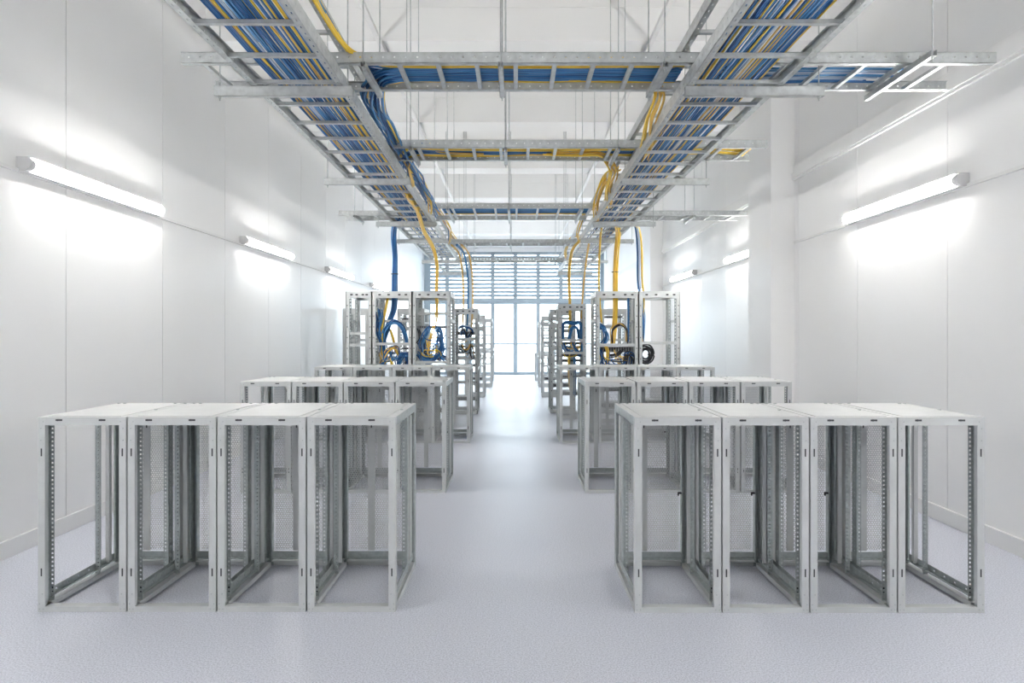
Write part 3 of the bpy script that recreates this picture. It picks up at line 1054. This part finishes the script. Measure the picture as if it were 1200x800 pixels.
cords('E', [
    ([(-.40, 0, 2.02), (-.30, -.04, 1.98), (-.24, 0, 1.82), (-.30, 0, 1.68)], 8, .05, BL),
    ([(.28, 0, 2.60), (.29, 0, 2.20), (.28, 0, 1.72)], 4, .018, BL),
    ([(-.42, 0, 1.58), (-.36, -.04, 1.40), (-.40, 0, 1.24)], 6, .05, ('blue0', 'yel', 'blue2')),
    ([(-.24, 0, 1.62), (-.20, -.05, 1.50), (-.22, 0, 1.30), (-.26, 0, 1.20)], 5, .035, YL),
    ([(-.20, 0, 1.42), (0, -.05, 1.45), (.14, 0, 1.52)], 4, .04, ('black',)),
    ([(.22, 0, 1.22), (.24, -.06, 1.46), (.38, -.05, 1.42), (.38, 0, 1.22)], 7, .06, ('black', 'blue2')),
    ([(-.10, 0, 1.70), (-.10, 0, 1.95), (.10, 0, 2.06), (.24, 0, 1.95), (.26, 0, 1.70)], 3, .03, ('black', 'amber')),
])
cords('F', [
    ([(-.40, 0, 2.40), (-.40, 0, 2.25), (-.37, 0, 2.05), (-.38, 0, 1.72)], 5, .03, BL),
    ([(-.42, 0, 2.1), (-.41, 0, 1.90), (-.38, 0, 1.70)], 3, .02, YL),
])
cords('G', [
    ([(-.34, 0, 1.76), (-.33, 0, 2.05), (-.20, -.02, 2.12), (.10, -.02, 2.10), (.30, 0, 2.10), (.33, 0, 1.78)], 8, .035, BL),
    ([(-.10, 0, 1.76), (-.02, -.03, 1.98), (.18, -.03, 2.00), (.28, 0, 1.76)], 6, .03, BL),
    ([(-.36, -.02, 1.74), (0, -.04, 1.72), (.36, -.02, 1.74)], 6, .02, BL),
    ([(-.34, 0, 1.66), (-.20, -.06, 1.50), (-.05, -.04, 1.46), (0, 0, 1.62)], 5, .04, ('blue0', 'yel', 'pale', 'blue2')),
    ([(.02, 0, 1.66), (.14, -.06, 1.50), (.30, -.04, 1.48), (.34, 0, 1.64)], 6, .04, ('blue0', 'amber', 'blue1')),
    ([(-.1, 0, 1.35), (-.12, -.03, 1.0), (-.06, -.02, .6)], 4, .03, YL),
    ([(.1, 0, 1.35), (.12, -.03, 1.0), (.1, -.02, .5)], 3, .03, BL),
])
cords('D', [
    ([(-.28, 0, 2.0), (-.10, -.03, 2.05), (.2, -.03, 2.0), (.3, 0, 1.9)], 4, .025, ('blue2', 'pale')),
    ([(-.2, 0, 1.85), (-.1, -.04, 1.98), (.05, 0, 1.8), (.2, -.03, 1.88)], 4, .04, ('black', 'pale', 'blue2')),
    ([(-.2, 0, 1.6), (0, -.04, 1.45), (.2, 0, 1.58), (.3, 0, 1.3)], 5, .05, ('black', 'white', 'pale', 'amber')),
])

# loose short patch cords in front of the equipment
def loose(key, n, z0, z1, mats, wid=.36):
    x, y, w, d, h = TALL[key]
    for c in range(n):
        a, b = R.uniform(-wid, wid), R.uniform(-wid, wid)
        za, zb = R.uniform(z0, z1), R.uniform(z0, z1)
        m = R.choice(mats)
        sag = R.uniform(.05, .16)
        yy = y + .12 + R.uniform(0, .05)
        cable([(x + a * w, yy, za), (x + (a * .8 + b * .2) * w, yy - .05, (za + zb) / 2 - sag), (x + (a * .2 + b * .8) * w, yy - .05, (za + zb) / 2 - sag * .8), (x + b * w, yy, zb)],
              .0115, m, CN[m] + ' cable patching inside ' + SWLAB[key], 'patch cords in ' + SWLAB[key], 5, 5, 'patch_cord')


MIX = ('blue0', 'blue1', 'blue2', 'black', 'pale', 'yel')
loose('B', 15, 1.26, 1.62, MIX)
loose('C', 18, 1.35, 1.95, MIX)
loose('E', 15, 1.24, 1.56, ('blue0', 'yel', 'black', 'blue2', 'amber'))
loose('G', 12, 1.45, 1.68, ('blue0', 'yel', 'pale', 'blue1', 'amber'))
loose('D', 14, 1.35, 1.95, ('black', 'pale', 'blue2', 'white', 'amber'))
loose('D2', 6, 1.2, 2.0, ('black', 'pale', 'white'))
loose('I', 6, 1.2, 2.0, ('black', 'pale', 'white'))

# black cable coil hanging in the right tall rack
x, y, w, d, h = TALL['F']
coil = MB()
P = []
for k in range(24 * 6 + 1):
    a = k / 24 * 2 * math.pi
    rr = .165 - .018 * (k // 24) + .008 * math.sin(k * .37)
    P.append((x - .22 + rr * math.cos(a), y + .25 + .012 * (k // 24) + .006 * math.sin(k), 1.46 + rr * 1.15 * math.sin(a)))
coil.tube(P, .017, 6)
tag(coil.build('cable_coil', 'black', smooth=True), 'black coil of cable hanging in the right tall rack near the wall', 'cable coil')

# crumpled white bag on the floor behind the short racks on the left
bag = MB()
n, rings = 14, 9
for j in range(rings + 1):
    t_ = j / rings
    rr = (.14 * math.sin(math.pi * min(1, .25 + t_ * .62)) + .01) * (1 if t_ < .75 else 1 - (t_ - .75) * 2.2)
    for k in range(n):
        a = 2 * math.pi * k / n
        q = rr * (1 + .16 * math.sin(3 * a + j) + R.uniform(-.08, .08))
        bag.v.append(Vector((q * math.cos(a), q * .8 * math.sin(a), .30 * t_)))
for j in range(rings):
    for k in range(n):
        q = (k + 1) % n
        bag.f.append((j * n + k, j * n + q, (j + 1) * n + q, (j + 1) * n + k))
        bag.m.append(0)
bag.f.append(tuple(reversed(range(n))))
bag.m.append(0)
bag.f.append(tuple(rings * n + k for k in range(n)))
bag.m.append(0)
tag(bag.build('plastic_bag', 'bag', None, (-1.80, 11.95, 0), smooth=True), 'crumpled white plastic bag on the floor behind the third rack row, left', 'bag')
